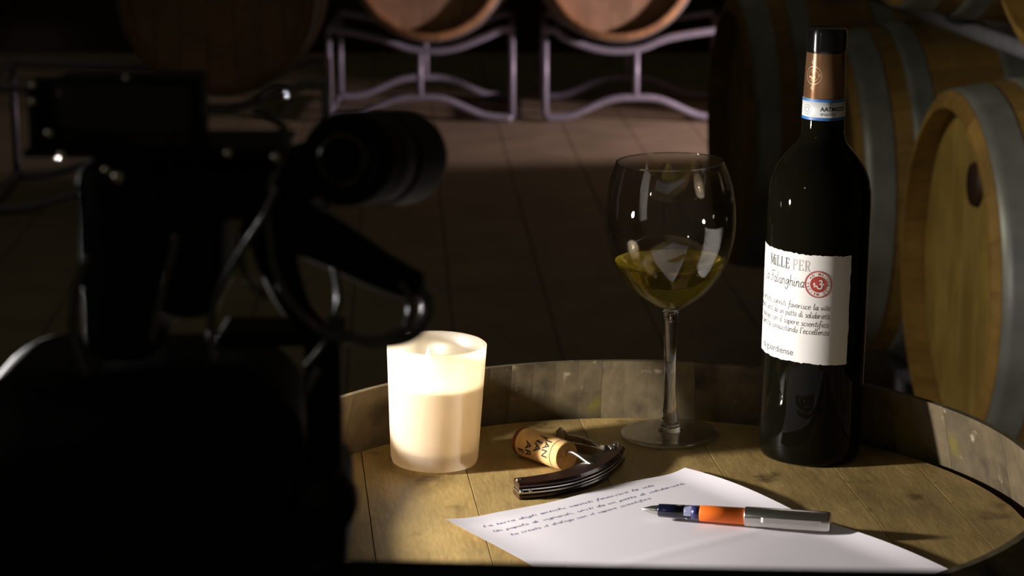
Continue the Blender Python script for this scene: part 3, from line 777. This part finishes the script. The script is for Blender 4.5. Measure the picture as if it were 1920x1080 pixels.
for t, u0, u1, v0, v1 in (('La terra degli antichi sanniti favorisce la vite', .0170, .1700, .0195, .0145), ('Un popolo di vignaioli, uniti da un patto di solidariet\u00e0,', .0172, .1910, .0318, .0240), ('ha creato il dialogo con il sapere scientifico.', .0236, .1520, .0432, .0350)):
    V, F = fit(pen_text(t, .0018, .00030, .35, 2.2, 1.0), u0, u1); out = []
    for a, b in V:
        v = v0+(v1-v0)*(a-u0)/(u1-u0)-b; p = PL+pu*a+pv*v; out.append((p.x-PL.x, p.y-PL.y, paper_z(a, v)-ZH+.00022))
    mesh('handwriting', out, F, M_ink, pp)

pa, pb = Vector((.0884, 1.4585, ZH+.0080)), Vector((.2135, 1.4255, ZH+.0100))
pen = empty('fountain_pen', (pa.x, pa.y, ZH), 'fountain pen with orange barrel and posted steel cap on the letter', 'pen')
PM = along(pa-Vector((pa.x, pa.y, ZH)), pb-Vector((pa.x, pa.y, ZH)))
PLg = (pb-pa).length
def pl(prof, name, m, n=28): return mesh(name, *xf(lathe([(a*.94, b) for a, b in prof], n), PM), m, pen, True)
pl([(0, .0), (.0006, .0006), (.0016, .003), (.0030, .007), (.0037, .0115), (.0036, .0130), (0, .0130)], 'nib', M_steel)
pl([(0, .0120), (.0044, .0120), (.0048, .0126), (.0050, .020), (.0052, .0300), (0, .0300)], 'grip_section', M_navy)
pl([(0, .0301), (.0052, .0301), (.0053, .0350), (0, .0350)], 'ink_window', M_clear)
pl([(0, .0351), (.0053, .0351), (.0055, .0408), (0, .0408)], 'ink_collar', plain('blue_collar', lin(44, 44, 92), .25, coat=.5))
pl([(0, .0409), (.0056, .0409), (.0058, .0415), (.0061, .0720), (0, .0720)], 'barrel', M_orange)
pl([(.0060, .0715), (.0068, .0715), (.0070, .0722), (.0073, .100), (.0073, PLg-.003), (.0070, PLg-.0008), (.0062, PLg), (0, PLg)], 'cap', M_steel)
side = (PM.to_3x3().inverted() @ Vector((-.15, -1, .12))).normalized(); sa = math.atan2(side.y, side.x)
cr = lambda r, z, w: PM @ Vector(((r-.0001)*math.cos(sa)-w*math.sin(sa), (r-.0001)*math.sin(sa)+w*math.cos(sa), z))
V = []
for z, r in ((.0835, .0074), (.0850, .0084), (.100, .0086), (.118, .0084), (.1225, .0080), (.1235, .0066)):
    for rr in (r, r+.0009):
        for w in (-.0017, .0017): V.append(cr(rr, z, w))
F = []
for i in range(5):
    b, c = 4*i, 4*i+4
    F += [(b, b+1, c+1, c), (b+2, c+2, c+3, b+3), (b, c, c+2, b+2), (b+1, b+3, c+3, c+1)]
F += [(0, 2, 3, 1), (20, 21, 23, 22)]
mesh('clip', V, F, M_steel, pen)

# ------------------------------------------------------------------ video camera on its tripod, close to the left
VC = Vector((-.130, .800, 1.100))
vc = empty('video_camera', VC, 'black video camera rig with monitor, lens hood and looping cables, seen as a silhouette', 'camera')
M_screen = plain('dark_screen', (.004, .004, .005, 1), .12)
def cbox(x0, x1, y0, y1, z0, z1, bev, name, m, seg):
    return mesh(name, *rbox(x0, x1, y0, y1, z0, z1, bev, seg), m, vc, True)
cbox(-0.0726, 0.0519, -0.035, 0.07, -0.034, 0.0870, 0.03, 'body', M_black, 8)
cbox(-0.0241, 0.0049, -0.028, 0.04, 0.0924, 0.1676, 0.01, 'handle_column', M_black, 4)
cbox(-0.0011, 0.026, -0.02, 0.035, 0.1061, 0.1605, 0.012, 'grip', M_black, 5)
cbox(-0.0148, 0.0486, -0.015, 0.04, 0.1422, 0.1644, 0.008, 'bracket', M_black, 4)
cbox(-0.0422, 0.0496, -0.024, 0.025, 0.1673, 0.1699, 0.0008, 'mounting_plate', M_black, 2)
cbox(0.0208, 0.0671, 0.0, 0.03, 0.0926, 0.0975, 0.002, 'cross_plate', M_black, 2)
cbox(0.053, 0.0665, 0.0, 0.012, -0.0007, 0.0951, 0.003, 'support_plate', M_black, 4)
cbox(0.0323, 0.068, -0.01, 0.05, 0.001, 0.0479, 0.012, 'rod_clamp', M_black, 5)
cbox(-0.0308, 0.0211, -0.026, 0.0, 0.1699, 0.1957, 0.003, 'monitor', M_black, 4)
cbox(-0.028, 0.0185, -0.0265, -0.0255, 0.1726, 0.1936, 0.0002, 'screen', M_screen, 1)
cbox(-0.0395, -0.0274, -0.024, -0.01, 0.1684, 0.1947, 0.002, 'side_clamp', M_black, 4)
la = Vector((0.0704, -0.015, 0.1657))
lb = Vector((0.0779, 0.04, 0.1565))
lc = Vector((0.0856, 0.085, 0.1493))
l0 = Vector((0.0366, 0.005, 0.153))
l1 = Vector((0.0624, 0.0, 0.1604))
ld = Vector((0.0695, -0.0165, 0.1658))
arm = spline([(0.035, 0.0, 0.1461), (0.0485, 0.0, 0.1401), (0.0638, 0.0, 0.1322), (0.0812, 0.0, 0.1222), (0.0958, 0.0, 0.1152)], 6)
lower = spline([(0.0426, 0.0, 0.1392), (0.0442, 0.0, 0.1252), (0.0507, 0.0, 0.1082), (0.0584, 0.0, 0.1007)], 6)
cables = [
 ([(0.0948, 0.0, 0.1182), (0.0987, 0.0, 0.1112), (0.098, 0.0, 0.1036), (0.0927, 0.0, 0.0971), (0.0818, 0.0, 0.0947), (0.0691, 0.0, 0.0967), (0.0594, 0.0, 0.1021), (0.0527, 0.0, 0.1102)], 0.0024),
 ([(0.0898, -0.008, 0.1191), (0.0935, -0.008, 0.1101), (0.0908, -0.008, 0.1027), (0.0833, -0.008, 0.0983), (0.0726, -0.008, 0.0983)], 0.0016),
 ([(0.066, -0.01, 0.1255), (0.0674, -0.01, 0.1146), (0.0655, -0.01, 0.1056), (0.0613, -0.01, 0.0966), (0.0541, -0.01, 0.0876)], 0.0012),
 ([(0.0386, -0.015, 0.1825), (0.0418, -0.015, 0.1829), (0.0461, -0.015, 0.1802), (0.0498, -0.015, 0.1759), (0.0502, -0.015, 0.1701), (0.0466, -0.015, 0.1615), (0.0436, -0.015, 0.1538)], 0.0017),
 ([(0.047, -0.02, 0.1566), (0.042, -0.02, 0.1461), (0.0367, -0.02, 0.1383), (0.0312, -0.02, 0.1296), (0.0261, -0.02, 0.1208), (0.0231, -0.02, 0.113), (0.022, -0.02, 0.1041), (0.0224, -0.02, 0.0923)], 0.0016),
 ([(0.0428, -0.018, 0.1466), (0.0435, -0.018, 0.136), (0.0446, -0.018, 0.1282), (0.0469, -0.018, 0.1204), (0.0515, -0.018, 0.1125), (0.059, -0.018, 0.1046), (0.0685, -0.018, 0.0997)], 0.0015),
 ([(0.0129, -0.035, 0.1424), (0.0111, -0.035, 0.1348), (0.0094, -0.035, 0.1291), (0.0069, -0.035, 0.1195), (0.0031, -0.035, 0.104)], 0.0016),
 ([(-0.0181, -0.035, 0.1348), (-0.0221, -0.035, 0.1252), (-0.0241, -0.035, 0.1137), (-0.0241, -0.035, 0.104), (-0.0209, -0.035, 0.0924)], 0.0017),
 ([(0.0327, -0.015, 0.1383), (0.0333, -0.015, 0.1266), (0.0361, -0.015, 0.1207), (0.0417, -0.015, 0.1148)], 0.0013),
 ([(0.0599, -0.01, 0.0876), (0.0569, -0.01, 0.0825), (0.0549, -0.01, 0.0785)], 0.0018),
 ([(0.0379, 0.0, 0.1841), (0.0428, 0.0, 0.189), (0.0486, 0.0, 0.189), (0.0504, 0.0, 0.1841), (0.0455, 0.0, 0.1812)], 0.0012),
]
screws = [((-0.0316, -0.025, 0.1767), 0.0017), ((-0.0275, -0.025, 0.1689), 0.0018), ((-0.0122, -0.025, 0.1636), 0.0018), ((0.0306, -0.025, 0.1695), 0.0016), ((0.0472, -0.025, 0.1682), 0.0018), ((-0.0366, -0.025, 0.1935), 0.0013), ((-0.0369, -0.025, 0.1878), 0.0013), ((-0.004, -0.025, 0.196), 0.0011), ((-0.0082, -0.025, 0.1612), 0.0026)]
kn_at = Vector((0.0617, -0.015, 0.0382))
# tripod pan handle points (world)
ph_w = [(-0.0735, 0.775, 1.1139), (0.0078, 0.775, 1.1122), (0.0858, 0.775, 1.1105), (0.16, 0.775, 1.1093)]
# lens: a tube whose rear end is turned to us and whose hood points to the barrel table
def ltube(p, q, prof, name, m):
    L = (q-p).length
    return mesh(name, *xf(lathe([(r*.001, t*L) for r, t in prof], 56), along(p, q)), m, vc, True)
ltube(la, lb, [(0, .10), (7, .10), (9, .06), (10.5, 0), (14.2, .0), (16.2, .04), (17.2, .14), (17.2, .42), (17.7, .45), (17.7, .7), (17.2, .74), (17.2, 1), (0, 1)], 'lens_barrel', M_black)
ltube(lb, lc, [(0, 0), (17.6, 0), (18.4, .03), (18.4, .10), (17.6, .14), (18.0, .2), (18.9, .9), (18.9, 1), (18.0, 1), (17.0, .5), (0, .5)], 'lens_hood', M_rubber)
ltube(ld, ld+(lb-la)*.06, [(8.2, 0), (9.2, .1), (9.2, .9), (8.2, 1)], 'eyepiece_ring', M_cable)
ltube(l0, l1, [(0, 0), (9, 0), (10.5, .5), (11, 1), (0, 1)], 'lens_mount', M_black)
mesh('grip_arm', *tube(arm, [.0125-.0070*(i/(len(arm)-1)) for i in range(len(arm))], 18), M_black, vc, True)
mesh('grip_arm', *tube(lower, [.0095-.0060*(i/(len(lower)-1)) for i in range(len(lower))], 16), M_black, vc, True)
for pts, r in cables:
    mesh('cable', *tube(spline(pts, 8), r, 10), M_cable, vc, True)
for p, r in screws:
    V, F = lathe([(0, 0), (r*.8, .0002), (r, r*.5), (r*.7, r*1.0), (0, r*1.25)], 14)
    mesh('screw', *xf((V, F), Matrix.Translation(p) @ Matrix.Rotation(PI/2, 4, 'X')), M_screw, vc, True)
kn = lathe([(0, -.010), (.009, -.010), (.0112, -.007), (.0120, 0), (.0112, .007), (.009, .010), (0, .010)], 30)
mesh('focus_knob', *xf(kn, Matrix.Translation(kn_at) @ Matrix.Rotation(PI/2, 4, 'X')), M_rubber, vc, True)

tp = empty('camera_tripod', (-.130, .815, 0), 'black tripod with a straight pan handle carrying the video camera', 'tripod')
TO = Vector((-.130, .815, 0))
mesh('tripod_head', *join(rbox(-.05, .072, -.048, .05, 1.035, 1.0645, .004), rbox(-.03, .03, -.03, .03, .98, 1.036, .008)), M_black, tp)
ph = [Vector(p)-TO for p in ph_w]
mesh('pan_handle', *tube(spline(ph, 8), .0052, 16), M_rubber, tp, True)
mesh('handle_bracket', *rbox(.054, .070, -.048, -.032, 1.040, 1.117, .003), M_black, tp)
mesh('centre_column', *tube([(0, 0, .45), (0, 0, 1.0)], .014, 16), M_black, tp, True)
for a in (-90, 30, 150):
    c, s = math.cos(math.radians(a)), math.sin(math.radians(a))
    mesh('leg', *tube([(c*.03, s*.03, .93), (c*.30, s*.30, .012)], [.014, .011], 12), M_black, tp, True)
